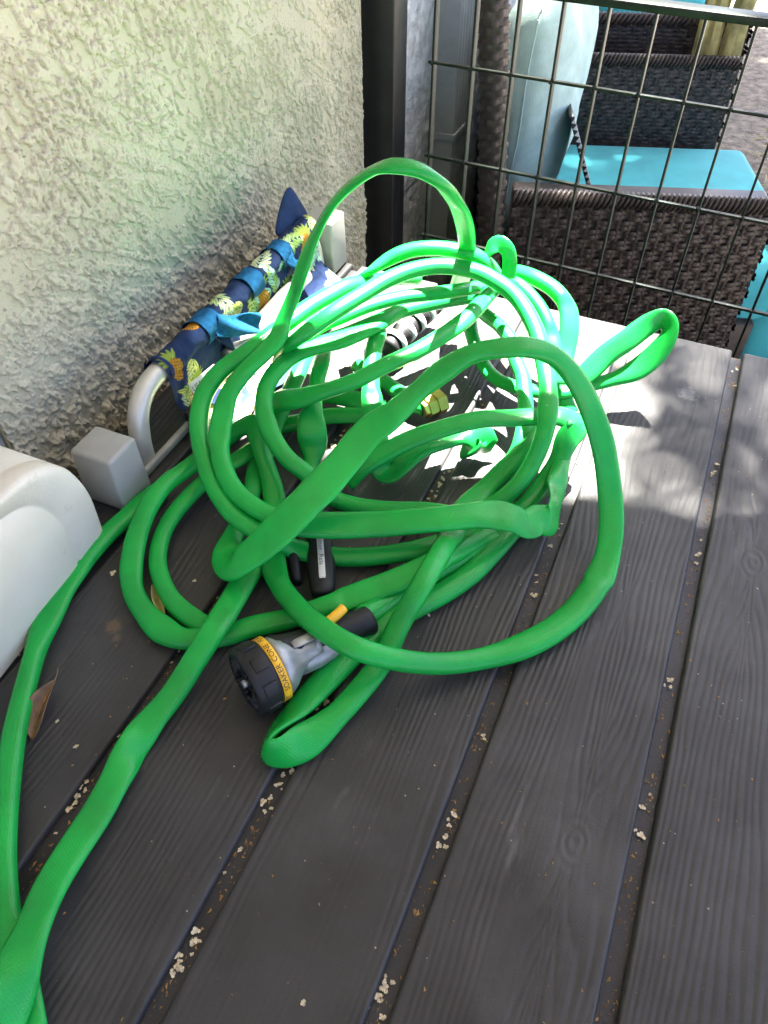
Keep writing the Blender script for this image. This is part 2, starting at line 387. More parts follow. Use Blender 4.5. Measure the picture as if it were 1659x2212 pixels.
# ------------------------------------------------------------------ wire gate
gate = empty('wire_gate', (.95, 0, -.6), (0, 0, -R(2.26)))
vy = [.3520 - .0499 * i for i in range(15)]; gz = [.077 + .111, .077, -.034, -.145, -.256, -.367, -.478]
vb = box('upright_bar', (0, -.0014, .03), (.012, .0014, .867), M_wire, .0006)
vb.parent = gate; vb.location = (0, vy[0], 0)
for y in vy[1:]:
    c = vb.copy(); C.objects.link(c); c.parent = gate; c.location = (0, y, 0)
def rail(y0, y1, z, dz, dx):
    o = box('cross_bar', (-.0035 if dx < .01 else -.002, y1, z - dz), (dx, y0, z + dz), M_wire, .001); o.parent = gate; o.location = (0, 0, .6); return o
for z in gz: rail(.357, -.36, z, .0017, .002)
rail(.357, -.36, .2705, .004, .022)
wbm = lathe('weld_bead', [(-.004, .0004), (-.003, .0022), (0, .003), (.003, .0022), (.004, .0004)], M_wire, 8)
wb_me = wbm.data; bpy.data.objects.remove(wbm)
for y in vy[:11]:
    for z in gz[:3]: obj('weld_bead', wb_me, gate, (-.001, y + random.uniform(-.001, .001), .6 + z + random.uniform(-.001, .001)), (random.uniform(0, 3), 0, 0))
tag(gate, 'dark green coated wire gate between hose and wicker chair', 'gate')

HOSE = {
    'main': [(435,77,9,17,13,0), (427,83,9,17,13,0), (403,95,12,17,13,0), (364,113,24,17,13,0), (339,135,20,17,13,0), (314,161,16,17,13,0),
        (287,191,10,17,13,0), (279,200,9,17,13,0), (262,223,8,17,13,0), (247,238,8,17,13,0), (236,255,8,17,13,0), (231,268,8,17,13,0),
        (232,285,8,22,12,0), (239,305,8,17,13,0), (252,326,8,17,13,0), (271,342,10,17,13,0), (300,354,18,17,13,0), (325,357,27,17,13,0),
        (350,357,29,17,13,0), (369,354,27,17,13,0), (392,351,24,17,13,0), (423,347,20,17,13,0), (436,333,32,17,13,0), (438,321,38,22,10,20),
        (432,311,36,22,10,20), (422,304,28,17,13,0), (410,292,20,17,13,0), (393,277,12,17,13,0), (372,263,9,17,13,0), (349,251,8,17,13,0),
        (329,242,10,17,13,0), (304,223,16,17,13,0), (279,192,30,17,13,0), (263,164,42,17,13,0), (256,133,44,17,13,0), (265,104,33,17,13,0),
        (283,77,18,17,13,0), (305,50,10,17,13,0), (331,24,8,22,14,-15), (363,3,8,22,14,-20), (400,-10,11,22,14,-15), (431,-13,18,17,13,0),
        (455,-8,33,17,13,0), (478,4,55,17,13,0), (494,19,82,17,13,0), (503,35,104,17,13,0), (505,47,120,17,13,0), (506,61,134,17,13,0),
        (503,76,145,17,13,0), (496,91,151,17,13,0), (489,107,151,17,13,0), (481,132,143,17,13,0), (469,151,129,22,12,0), (455,164,117,17,13,0),
        (432,179,103,23,11,0), (419,193,92,24,10,0), (389,202,81,24,10,0), (359,210,74,26,10,0), (333,219,67,27,10,0), (312,231,55,26,9,0),
        (299,244,42,26,9,0), (293,254,33,26,7,0), (299,266,24,25,6,0), (315,277,15,24,8,0), (338,284,10,17,13,0), (379,293,10,17,13,0),
        (420,306,12,17,13,0), (459,313,17,17,13,0), (491,317,26,17,13,0), (524,321,32,17,13,0), (559,329,32,17,13,0), (583,333,32,17,13,0)],
    'arch': [(706,216,60,17,13,0), (680,204,98,17,13,0), (646,193,138,14,12,0), (604,184,180,14,12,0), (572,183,215,14,12,0), (549,190,240,14,12,0),
        (538,205,252,14,12,0), (534,225,253,14,12,0), (539,239,246,14,12,0), (541,258,232,14,12,0), (541,279,210,14,12,0), (537,296,180,14,12,0),
        (526,304,155,14,12,0), (520,312,130,14,12,0), (508,319,107,14,12,0), (492,317,100,17,13,0), (478,323,92,17,13,0), (459,333,82,17,13,0),
        (436,339,70,17,13,0), (411,333,60,17,13,0), (396,327,55,17,13,0), (372,310,49,17,13,0), (356,290,44,17,13,0), (349,270,40,17,13,0),
        (347,253,38,17,13,0), (349,231,36,24,11,0), (357,206,35,25,10,0), (377,164,35,25,10,0), (393,120,44,24,11,0), (415,83,43,24,11,0),
        (420,67,41,22,10,0), (423,55,35,21,9,0), (434,48,33,21,8,15), (441,39,29,22,6,40), (454,39,29,22,6,60), (475,44,30,22,9,50),
        (499,47,30,17,13,0), (527,50,28,17,13,0), (563,55,18,17,13,0)],
    'outer': [(691,260,66,17,13,0), (658,273,80,17,13,0), (617,280,97,17,13,0), (591,292,104,17,13,0), (565,302,105,17,13,0), (542,314,101,17,13,0),
        (524,322,97,17,13,0), (511,331,91,17,13,0), (496,337,88,17,13,0), (479,345,84,17,13,0), (457,360,74,17,13,0), (433,364,64,17,13,0),
        (408,356,54,17,13,0), (393,346,48,17,13,0), (369,325,43,17,13,0), (352,305,38,17,13,0), (339,281,32,17,13,0), (335,257,27,17,13,0),
        (338,242,18,17,13,0), (342,227,11,17,13,0), (350,192,9,17,13,0), (366,159,9,17,13,0), (388,129,9,17,13,0), (410,108,9,17,13,0),
        (436,87,10,17,13,0), (459,67,14,17,13,0), (491,57,20,17,13,0), (512,51,32,17,13,0), (527,49,45,23,10,20), (540,45,52,26,6,40),
        (542,54,55,26,6,10), (538,67,57,17,13,0), (528,84,58,17,13,0), (517,102,59,17,13,0), (505,125,59,17,13,0), (484,155,54,17,13,0),
        (463,181,46,17,13,0), (449,198,36,17,13,0), (438,211,26,17,13,0), (430,221,12,17,13,0)],
    'arch2': [(516,332,58,16,13,0), (502,313,86,16,13,0), (503,302,97,16,13,0), (516,290,106,16,13,0), (535,277,114,16,13,0), (558,263,120,16,13,0),
        (584,248,125,16,13,0), (604,231,128,16,13,0), (618,208,130,16,13,0), (622,177,130,16,13,0), (616,153,128,16,13,0), (611,132,120,16,13,0),
        (598,113,110,16,13,0), (583,99,100,16,13,0), (567,89,91,16,13,0), (547,79,83,16,13,0), (526,72,78,16,13,0), (504,67,66,16,13,0),
        (486,69,46,16,13,0), (465,77,30,16,13,0), (448,92,16,16,13,0), (431,107,9,16,13,0)],
    'z1': [(528,333,52,15,11,0), (517,311,80,15,11,0), (539,299,88,15,11,0), (557,284,92,15,11,0), (582,265,95,15,11,0), (603,244,96,15,11,0),
        (622,221,95,15,11,0), (639,205,92,15,11,0), (667,190,84,15,11,0), (704,182,70,15,11,0)],
    'm': [(697,188,58,16,13,0), (673,206,64,16,13,0), (643,228,69,16,13,0), (613,248,73,16,13,0), (579,259,77,23,11,0), (540,277,80,23,11,0),
        (516,295,80,16,13,0), (498,308,78,16,13,0), (479,313,75,16,13,0), (462,315,68,16,13,0), (442,308,60,16,13,0), (426,295,53,16,13,0),
        (415,280,46,16,13,0), (407,264,41,16,13,0), (405,251,36,16,13,0), (404,236,24,16,13,0), (407,224,11,16,13,0), (410,200,8,16,13,0),
        (419,168,8,16,13,0), (427,149,8,16,13,0), (433,127,8,16,13,0)],
    'n': [(466,333,25,16,12,0), (470,312,44,23,10,0), (471,289,55,23,10,0), (477,261,69,16,12,0), (488,237,80,16,12,0), (508,218,88,16,12,0),
        (530,199,93,16,12,0), (561,183,96,16,12,0), (593,173,96,16,12,0), (637,169,92,16,12,0), (683,171,80,16,12,0)],
    'va': [(651,291,30,17,13,0), (603,266,58,17,13,0), (577,255,68,17,13,0), (554,250,64,17,13,0), (516,236,54,17,13,0), (501,228,50,17,13,0),
        (484,219,44,17,13,0), (470,209,34,17,13,0), (461,201,24,17,13,0), (457,197,15,24,6,0), (458,190,14,24,6,0), (464,183,20,22,10,0),
        (480,170,28,17,13,0), (497,155,29,17,13,0), (511,139,29,17,13,0), (517,127,27,22,7,50), (519,121,21,22,7,60), (511,125,17,22,10,40),
        (510,139,12,17,13,0)],
    'vb': [(547,301,52,14,11,0), (526,292,57,14,11,0), (507,287,54,14,11,0), (483,279,44,14,11,0), (470,276,39,24,11,0), (456,269,32,28,7,0),
        (451,266,20,26,9,0), (440,263,10,14,11,0), (424,258,8,14,11,0)],
    'e1': [(456,330,8,17,13,0), (474,318,8,17,13,0), (488,299,10,17,13,0), (504,282,10,17,13,0), (520,249,10,17,13,0), (527,227,9,17,13,0)],
    'e2': [(532,306,12,17,13,0), (533,276,15,17,13,0), (535,255,15,17,13,0), (538,232,11,17,13,0)],
    'br': [(596,289,8,17,13,0), (588,267,9,17,13,0), (577,248,11,17,13,0), (566,227,12,17,13,0), (553,206,14,17,13,0), (552,194,14,19,16,0)],
    'l3': [(251,241,7,15,12,0), (249,251,7,15,12,0), (250,267,7,15,12,0), (258,293,7,15,12,0), (275,317,7,15,12,0), (293,332,7,15,12,0),
        (315,341,9,15,12,0), (333,341,14,15,12,0), (366,336,19,15,12,0), (395,330,18,15,12,0), (414,322,18,15,12,0), (430,319,16,15,12,0),
        (453,316,9,15,12,0)],
    's1': [(-14,202,8,17,13,0), (2,222,8,17,13,0), (16,241,8,17,13,0), (30,258,8,17,13,0), (50,278,8,17,13,0), (68,293,8,17,13,0),
        (88,308,8,17,13,0), (118,329,8,17,13,0), (146,345,8,17,13,0), (179,362,8,17,13,0), (205,373,8,23,10,0), (231,380,8,17,13,0),
        (265,384,8,17,13,0), (297,384,8,17,13,0), (317,382,7,17,13,0), (340,379,6,22,11,0), (359,376,5,22,10,0)],
    'sf': [(-29,215,20,18,13,0), (-17,215,24,26,6,40), (-7,216,26,26,6,50), (9,221,28,22,11,20), (25,226,27,18,13,0), (49,236,18,18,13,0),
        (72,241,11,18,13,0), (97,243,8,18,13,0), (122,246,8,18,13,0), (144,249,8,19,10,40), (163,249,8,18,13,0), (187,246,9,18,13,0),
        (214,242,19,18,13,0), (236,238,29,18,13,0), (269,244,20,18,13,0), (299,251,10,18,13,0), (323,254,8,18,13,0), (343,254,8,18,13,0)],
    'j': [(451,63,11,18,12,0), (432,69,9,18,12,0), (407,76,8,18,12,0), (376,86,8,18,12,0), (348,101,8,18,12,0), (329,114,8,18,12,0),
        (310,126,8,18,12,0), (286,136,8,18,12,0), (259,145,8,18,12,0), (241,151,9,22,12,15), (217,157,10,22,10,30), (199,162,12,24,7,55),
        (183,164,14,26,6,75), (176,162,14,26,6,80), (177,154,14,26,6,65), (193,142,11,25,9,25), (219,131,10,18,12,0), (244,124,10,18,12,0),
        (270,119,10,18,12,0), (300,116,24,18,12,0), (323,110,42,18,12,0), (360,109,38,18,12,0), (396,110,27,18,12,0), (430,112,19,18,12,0),
        (466,103,16,18,12,0), (490,92,25,18,12,0), (509,82,31,18,12,0), (523,78,32,18,12,0), (548,78,28,18,12,0)],
    'nz': [(292,148,17,17,16,0), (302,145,15,19,16,0), (323,136,9,17,13,0), (347,124,8,17,13,0), (374,107,8,17,13,0), (412,85,8,17,13,0),
        (424,77,8,17,13,0)],
    'w': [(699,190,45,15,12,0), (672,175,54,15,12,0), (649,151,59,15,12,0), (631,134,57,15,12,0), (613,123,50,15,12,0), (597,111,45,15,12,0),
        (573,101,40,15,12,0), (553,94,35,15,12,0), (534,90,29,15,12,0), (519,90,20,15,12,0), (507,95,10,15,12,0), (494,99,8,15,12,0)],
    'q': [(716,163,83,17,14,0), (706,151,89,17,14,0), (698,136,92,17,14,0), (686,110,90,17,14,0), (675,93,81,17,14,0), (660,85,70,17,14,0),
        (643,82,56,17,14,0), (629,80,46,17,14,0), (622,77,29,17,14,0), (612,67,16,17,14,0), (607,59,8,17,14,0)],
    'p2b': [(688,162,88,14,12,0), (682,147,90,14,12,0), (669,127,86,14,12,0), (658,112,79,14,12,0), (645,100,70,14,12,0), (631,91,61,14,12,0),
        (620,84,51,14,12,0), (606,78,40,14,12,0)],
    'v': [(619,68,25,15,11,0), (629,57,40,22,10,10), (646,44,57,22,9,20), (660,28,71,22,9,30), (676,13,83,22,7,50), (683,3,87,22,6,70),
        (678,-5,85,22,6,75), (670,-7,77,22,6,60), (661,-1,62,23,9,20), (650,12,47,23,10,0), (640,33,35,15,11,0), (629,52,30,15,11,0),
        (615,69,27,15,11,0), (612,97,21,15,11,0), (615,121,17,15,11,0), (623,142,15,15,11,0), (636,160,17,15,11,0), (651,174,24,15,11,0),
        (668,186,30,15,11,0), (686,196,34,15,11,0)],
    'y': [(669,184,100,17,13,0), (665,181,112,14,6,30), (661,178,125,14,5,50), (659,173,136,14,4,65), (662,166,140,14,4,70), (660,157,136,14,4,60),
        (658,153,126,14,5,40), (660,153,108,15,6,30)],
    'p0': [(630,305,80,15,13,0), (620,292,97,15,13,0), (614,279,111,15,13,0), (622,260,125,15,13,0), (632,242,132,15,13,0), (641,212,135,15,13,0),
        (649,186,130,15,13,0), (655,173,120,15,13,0), (672,165,98,15,13,0)],
}

# ------------------------------------------------------------------ the hose
def sweep(name, pts, m, parent, n=18):
    A = np.asarray(pts, float); A[:, :5] /= 1000
    Q, u = spline(A, .0028)
    for k in (3, 4, 5):                     # soften the size changes
        ker = np.hanning(9); ker /= ker.sum(); q = np.pad(Q[:, k], 4, mode='edge'); Q[:, k] = np.convolve(q, ker, 'valid')
    X = Q[:, :3]; T, S, Nn = frames(X)
    j = fbm(u * 9, u * 0 + len(name) * 3.3 + A[0, 0] * 40, 5, 3) - .5
    fl = sstep(.52, .72, fbm(u * 11, u * 0 + A[0, 1] * 57 + 2, 15, 2))
    w = Q[:, 3] / 2 * (1 + .14 * j + .20 * fl); t = Q[:, 4] / 2 * (1 - .18 * j - .38 * fl)
    rr = np.radians(Q[:, 5] + 30 * (fbm(u * 5, u * 0 + A[0, 1] * 31, 8, 2) - .5))
    S2 = np.cos(rr)[:, None] * S + np.sin(rr)[:, None] * Nn; N2 = -np.sin(rr)[:, None] * S + np.cos(rr)[:, None] * Nn
    a = np.linspace(0, 2 * math.pi, n, endpoint=False)
    ca = np.sign(np.cos(a)) * np.abs(np.cos(a)) ** .92; sa = np.sign(np.sin(a)) * np.abs(np.sin(a)) ** .92
    dent = 1 - .30 * np.clip(.5 - np.abs(np.cos(a)), 0, 1)[None] * np.maximum(1.3 * fl, sstep(.52, .38, Q[:, 4] / Q[:, 3]))[:, None] * (fbm(u * 6, u * 0 + 3, 9, 2)[:, None] + .3)
    P = X[:, None] + w[:, None, None] * ca[None, :, None] * S2[:, None] + (t[:, None] * sa[None] * dent)[..., None] * N2[:, None]
    P[..., 2] = np.maximum(P[..., 2], .0006)
    me = grid_mesh(name, P, m, closed_v=True, caps=True)
    uvl = me.uv_layers.new(name='UVMap'); li = np.zeros(len(me.loops), np.int32); me.loops.foreach_get('vertex_index', li)
    iu = li // n; iv = li % n; uvd = np.stack([iv / n * .066, u[np.minimum(iu, len(u) - 1)]], 1)
    ls = np.zeros(len(me.polygons), np.int32); me.polygons.foreach_get('loop_start', ls)
    nq = (len(u) - 1) * n; q = iv[:nq * 4].reshape(-1, 4); wrap = (q.max(1) - q.min(1)) > n // 2
    uq = uvd[:nq * 4].reshape(-1, 4, 2); uq[wrap, :, 0] = np.where(q[wrap] == 0, .066, uq[wrap, :, 0]); uvd[:nq * 4] = uq.reshape(-1, 2)
    uvl.data.foreach_set('uv', uvd.ravel().astype(np.float32))
    return obj(name, me, parent)
hose = empty('garden_hose')
for k, pts in HOSE.items(): sweep('hose_coil', pts, M_hose, hose)
# brass coupling at the free end
def aim(o, a, b):
    d = Vector(b) - Vector(a); o.location = a; o.rotation_mode = 'QUATERNION'; o.rotation_quaternion = d.to_track_quat('X', 'Z'); return d.length
bc = lathe('brass_coupling', [(0, .0085), (.004, .0092), (.004, .0118), (.012, .0118), (.012, .0105), (.014, .0105), (.014, .0125), (.024, .0125), (.0245, .0115), (.0245, .009), (.018, .009)], M_brass, 6, hose)
bc.data.shade_flat(); aim(bc, (.546, .194, .016), (.566, .180, .017))
sr = []
for i in range(34):
    k = i % 4; sr.append((i * .003, .0105 + (.0022 if k in (1, 2) else 0)))
st = lathe('strain_relief', sr, M_rubber, 20, hose); aim(st, (.615, .262, .022), (.705, .242, .034))
for i in range(5):
    c = lathe('sunlit_ridge', [(0, .0124), (0, .0133), (.007, .0133), (.007, .0124)], M_white, 24, st, caps=False); c.location = (.012 + i * .0185, 0, 0)  # white rings paint the sunlit ridges of the sleeve
tag(hose, 'bright green vinyl garden hose in a tangled kinked pile', 'hose')

# ------------------------------------------------------------------ spray nozzle
noz = empty('spray_nozzle'); aim(noz, (.2075, .1955, .0275), (.285, .1495, .0225))
lathe('dial_head', [(.004, .018), (.001, .019), (0, .0235), (.001, .0262), (.004, .0272), (.018, .0272), (.0205, .0262), (.0205, .02)], M_rubber, 56, noz, caps=False)
lathe('face_plate', [(.004, .0005), (.004, .019)], M_rubber, 32, noz, caps=False)
for i in range(20):
    a = i * math.pi / 10
    o = box('face_rib', (-.0005, .0125, -.0007), (.004, .021, .0007), M_rubber, .0003, 1, noz); o.rotation_euler = (a, 0, 0)
lathe('centre_screw', [(-.0012, .0005), (-.0012, .003), (.004, .0034)], M_zinc, 16, noz)
for i in range(8):
    o = box('grip_pad', (.006, -.0055, .0258), (.0175, .0055, .0284), M_rubber, .0007, 2, noz); o.rotation_euler = (i * math.pi / 4 + .25, 0, 0)
ring = lathe('pattern_ring', [(.0206, .0255), (.0206, .0268), (.0272, .0268), (.0272, .025)], M_yellow, 56, noz, caps=False)
def ring_text(body, ang):
    me = text_mesh('lettering', body, .0062, M_ink)
    for v in me.vertices:
        x, y = v.co.x, v.co.y; a = ang - x / .0268
        v.co = (.0239 - y, .02695 * math.cos(a), .02695 * math.sin(a))
    return obj('lettering', me, ring)
TXT = [('FLAT', 52), ('CONE', 95), ('SOAKER', 143), ('JET', 190), ('MIST', 235), ('SHOWER', 300)]
for s, a in TXT: ring_text(s, R(a))
lathe('metal_cone', [(.0272, .024), (.031, .0242), (.037, .021), (.043, .0165), (.050, .0135), (.060, .0125), (.066, .0122)], M_zinc, 40, noz)
def strip(name, sec, m, parent, n=20):
    """sec: (x, cy, cz, ry, rz) elliptic sections joined"""
    sec = np.array(sec, float); a = np.linspace(0, 2 * math.pi, n, endpoint=False)
    P = np.stack([np.repeat(sec[:, :1], n, 1), sec[:, 1:2] + sec[:, 3:4] * np.cos(a), sec[:, 2:3] + sec[:, 4:5] * np.sin(a)], -1)
    return obj(name, grid_mesh(name, P, m, closed_v=True, caps=True), parent)
strip('barrel', [(.045, -.004, -.004, .011, .011), (.06, -.006, -.005, .0105, .0105), (.075, -.006, -.005, .0095, .0095), (.082, -.005, -.005, .008, .008)], M_zinc, noz)
strip('grip_overmould', [(.028, .004, .007, .018, .015), (.034, .004, .006, .0185, .0155), (.043, .004, .004, .0155, .0135), (.055, .004, .002, .0125, .0125), (.07, .003, .0, .0115, .0125), (.09, .001, -.002, .011, .012), (.105, -.001, -.003, .0118, .0125), (.116, -.002, -.004, .0125, .0125), (.1185, -.002, -.004, .0118, .0118)], M_rubber, noz)
strip('inlay', [(.044, .0, .0165, .0035, .001), (.05, .0, .0155, .0042, .0012), (.064, .0, .0145, .0042, .001), (.066, .0, .014, .003, .0008)], M_zinc, noz)
tl = tube('thumb_lever', [(.070, .003, .0115), (.078, .003, .0155), (.088, .004, .0175), (.097, .006, .0185)], .0042, M_yellow, 10, .002, noz)
noz.scale = (.9, .92, .92)
tag(noz, 'black and grey spray nozzle with yellow lettered ring in front of hose', 'nozzle')

# second black nozzle mostly buried under the hose: only its grip shows
n2 = empty('watering_grip'); aim(n2, (.388, .2300, .011), (.308, .1850, .011))
strip('grip', [(0, 0, 0, .010, .0095), (.006, 0, 0, .012, .0095), (.03, 0, 0, .013, .0095), (.06, 0, 0, .0135, .0095), (.085, 0, 0, .012, .009), (.092, 0, 0, .010, .008)], M_rubber, n2)
lb = strip('name_strip', [(.016, .0005, .0092, .0028, .0006), (.018, .0005, .0094, .0032, .0006), (.078, .0005, .0094, .0032, .0006), (.08, .0005, .0091, .0028, .0005)], M_white, n2)
me = text_mesh('lettering', 'melnor  Rela', .0066, M_ink)
for v in me.vertices: v.co = (.050 + v.co.x, .0005 + v.co.y, .01012)
obj('lettering', me, lb)
o = strip('trigger', [(.012, -.026, -.002, .005, .006), (.04, -.027, -.002, .0055, .006), (.075, -.024, -.002, .005, .006)], M_rubber, n2)
n2.scale = (1, .85, .85)
tag(n2, 'black grip with white name strip half buried under the hose', 'nozzle')

# ------------------------------------------------------------------ folded stool with printed cloth by the wall
stool = empty('folding_stool', (.56, .415, 0))
def cap(x0, x1, y0, y1, h):
    return place(box('foot_cap', (x0, y0, .0008), (x1, y1, h), M_grey, .0035, 3, taper=.94), stool)
cap(.326, .365, .389, .434, .060); cap(.757, .797, .394, .437, .068)
place(tube('frame_tube', [(.386, .411, .002), (.389, .412, .03), (.398, .414, .052), (.415, .416, .065), (.445, .417, .069), (.56, .417, .069), (.70, .417, .070), (.727, .416, .064), (.742, .414, .048), (.747, .412, .02), (.747, .411, .002)], .0096, M_tube, 16, .004), stool)
place(tube('frame_tube', [(.52, .396, .036), (.60, .396, .037), (.69, .397, .038)], .0098, M_silver, 16, .004), stool)
place(box('stretcher', (.37, .398, .001), (.75, .404, .010), M_grey, .002), stool)
# cloth: sleeve over the tube, then hanging down and spreading on the lid
ns, ntt = 620, 210
s = np.linspace(.438, .742, ns)
ang = np.linspace(R(-70), R(215), 70)
prof = [(.417 + .0128 * math.cos(a), .069 + .0128 * math.sin(a)) for a in ang]
px, pz = prof[-1]
dn = [(.4035, .052), (.4045, .040), (.402, .028), (.394, .018), (.382, .011), (.366, .006), (.352, .003)]
dn = spline(np.array([(a, b, 0) for a, b in [prof[-1]] + dn]), .0009)[0][:, :2]
prof = np.array(prof + [tuple(p) for p in dn[1:]])
L = np.concatenate([[0], np.cumsum(np.linalg.norm(np.diff(prof, axis=0), axis=1))]); tt = np.linspace(0, L[-1], ntt)
py = np.interp(tt, L, prof[:, 0]); pz = np.interp(tt, L, prof[:, 1])
SS, TT = np.meshgrid(s, tt, indexing='ij')
hang = sstep(L[69], L[-1], TT)
wr = (fbm(SS * 28 + TT * 9, TT * 30, 101, 3) - .5)
YY = py[None] - .016 * hang * wr - .006 * hang * np.sin(SS * 60) - .0040 * (fbm(SS * 70, TT * 60, 103, 3) - .5)
ZZ = np.maximum(pz[None] + .010 * hang * (wr + .3) + .0045 * (fbm(SS * 60 + 7, TT * 50, 105, 3) - .5), .002)
cloth_me = fast_grid('cloth', np.stack([SS, YY, ZZ], -1), None)
# print: fronds, leaves and pineapples on navy
rgb = np.zeros(SS.shape + (3,)); rgb[:] = (.008, .020, .065)
pr_ = np.random.default_rng(12)
def leafshape(cx, cy, an, ln, wd, col, vein=None):
    dx = SS - cx; dy = TT - cy; a = dx * math.cos(an) + dy * math.sin(an); b = -dx * math.sin(an) + dy * math.cos(an)
    k = np.clip(a / ln, 0, 1); w = wd * np.sin(math.pi * k ** .8)
    ins = (a > 0) & (a < ln) & (np.abs(b) < w); rgb[ins] = col
    if vein is not None: rgb[ins & (np.abs(b) < .00035)] = vein
def frond(cx, cy, an, ln, col, col2):
    for k in np.linspace(.0, 1, 7):
        x = cx + math.cos(an) * ln * k; y = cy + math.sin(an) * ln * k
        for sg in (-1, 1): leafshape(x, y, an + sg * .75, ln * .42 * (1.05 - .45 * k), .0026, col if pr_.random() < .6 else col2, (.05, .12, .05))
    leafshape(cx + math.cos(an) * ln, cy + math.sin(an) * ln, an, ln * .4, .0023, col, (.05, .12, .05))
def pine(cx, cy, an):
    for k in range(7): leafshape(cx + math.cos(an) * .010, cy + math.sin(an) * .010, an + (k - 3) * .38, .017, .0022, (.16, .24, .03), (.3, .32, .06))
    dx = SS - cx; dy = TT - cy; a = dx * math.cos(an) + dy * math.sin(an); b = -dx * math.sin(an) + dy * math.cos(an)
    ins = (a / .013) ** 2 + (b / .009) ** 2 < 1; rgb[ins] = (.36, .16, .012)
    h = (np.abs(((a + b) / .0042) % 1 - .5) < .09) | (np.abs(((a - b) / .0042) % 1 - .5) < .09); rgb[ins & h] = (.10, .05, .008)
tmax = L[-1]
for k in range(40):
    frond(.43 + .32 * pr_.random(), tmax * pr_.random(), pr_.random() * 6.28, .032 + .014 * pr_.random(), [(.50, .56, .36), (.52, .50, .16), (.28, .44, .38), (.40, .50, .22)][k % 4], [(.36, .38, .07), (.2, .3, .08), (.45, .5, .3)][k % 3])
for cx, cy, an in ((.452, .058, -1.8), (.47, .098, -1.2), (.55, .09, -2.0), (.61, .075, -1.4), (.66, .1, -1.7), (.71, .06, -1.3), (.50, .03, -1.5)): pine(cx, cy, an)
ca_ = cloth_me.color_attributes.new('print', 'FLOAT_COLOR', 'POINT')
ca_.data.foreach_set('color', np.concatenate([rgb.reshape(-1, 3), np.ones((rgb.size // 3, 1))], 1).astype(np.float32).ravel())
M_print = mat('printed_cloth', (.1, .1, .1), .85, .1, 60, .3, 1500, spec=.2)
nt = M_print.node_tree; at_ = nt.nodes.new('ShaderNodeAttribute'); at_.attribute_name = 'print'; nt.links.new(at_.outputs['Color'], nt.nodes['Principled BSDF'].inputs['Base Color'])
cloth_me.materials.clear(); cloth_me.materials.append(M_print)
cloth = place(obj('cloth', cloth_me), stool)
tg = cloth
def band(x0, w, r, m, name='strap', a0=-80, a1=230):
    a = np.linspace(R(a0), R(a1), 36); xx = np.linspace(x0, x0 + w, 9)
    A_, X_ = np.meshgrid(a, xx, indexing='ij'); rr = r + .0004 * np.sin(A_ * 5 + X_ * 200)
    sk_ = .010 * np.sin(A_ * .5)
    P = np.stack([X_ + sk_ * .5, .417 + rr * np.cos(A_), .069 + rr * np.sin(A_)], -1)
    return place(obj(name, grid_mesh(name, P, m)), stool)
band(.500, .026, .0148, M_velcro); band(.585, .024, .0150, M_velcro); band(.652, .022, .0150, M_velcro); band(.437, .004, .0140, M_navy, 'hem')
def flapm(name, pts, w0, w1, m, wave=.003):
    X, u = spline(np.array(pts, float), .002); T, S, Nn = frames(X, (.2, -1, .3)); k = np.linspace(0, 1, len(X))[:, None]
    j = np.linspace(-1, 1, 9)[None]; wd = (w0 + (w1 - w0) * k) / 2
    P = X[:, None] + (wd * j)[..., None] * S[:, None] + (wave * np.sin(j * 3 + k * 6))[..., None] * Nn[:, None]
    o = place(obj(name, grid_mesh(name, P, m)), stool); so_ = o.modifiers.new('thickness', 'SOLIDIFY'); so_.thickness = .0012; return o
flapm('strap', [(.520, .402, .074), (.535, .393, .066), (.552, .386, .060), (.568, .384, .052)], .022, .020, M_velcro)
flapm('strap', [(.524, .403, .068), (.530, .396, .052), (.535, .392, .038)], .024, .018, M_navy)
flapm('strap', [(.668, .402, .072), (.672, .396, .060), (.675, .394, .050)], .016, .014, M_velcro)
# loose pointed corner of the cloth
cv = [(.690, .432, .075), (.700, .436, .085), (.725, .440, .103), (.742, .440, .113), (.747, .437, .108), (.752, .430, .088), (.76, .424, .072), (.735, .425, .074), (.71, .425, .074)]
cme = mesh('cloth_corner', cv, [(0, 1, 8), (1, 2, 7, 8), (2, 3, 7), (3, 4, 7), (4, 5, 7), (5, 6, 7)], M_navy)
cc = place(obj('cloth_corner', cme), stool); cc.modifiers.new('sub', 'SUBSURF').levels = 2; cc.modifiers['sub'].render_levels = 2
sd = cc.modifiers.new('thickness', 'SOLIDIFY'); sd.thickness = .0015
# sewn tag with print, buckle on black strap
tagp = place(box('sewn_tag', (-.019, -.0006, -.0065), (.019, .0006, .0065), M_white, .0005), stool)
tagp.matrix_parent_inverse.identity(); tagp.parent = stool
def local(o, loc, rot): o.location = Vector(loc) - stool.location; o.rotation_euler = rot
local(tagp, (.468, .3895, .0475), (R(-24), R(2), R(-6)))
me = text_mesh('lettering', 'USA pat P', .0078, M_ink)
for v in me.vertices: v.co = (v.co.x - .002, -.0009, v.co.y)
obj('lettering', me, tagp)
bs = place(box('buckle_strap', (.436, .392, .018), (.470, .397, .030), M_rubber, .0015), stool)
def hb(lo, hi): return place(box('buckle_bar', lo, hi, M_white, .0006), stool)
hb((.442, .3895, .0185), (.444, .3915, .030)); hb((.453, .3895, .0185), (.455, .3915, .030)); hb((.4441, .3895, .0232), (.4529, .3915, .0252))
tag(stool, 'folded grey tube stool with navy pineapple print cloth against wall', 'stool')

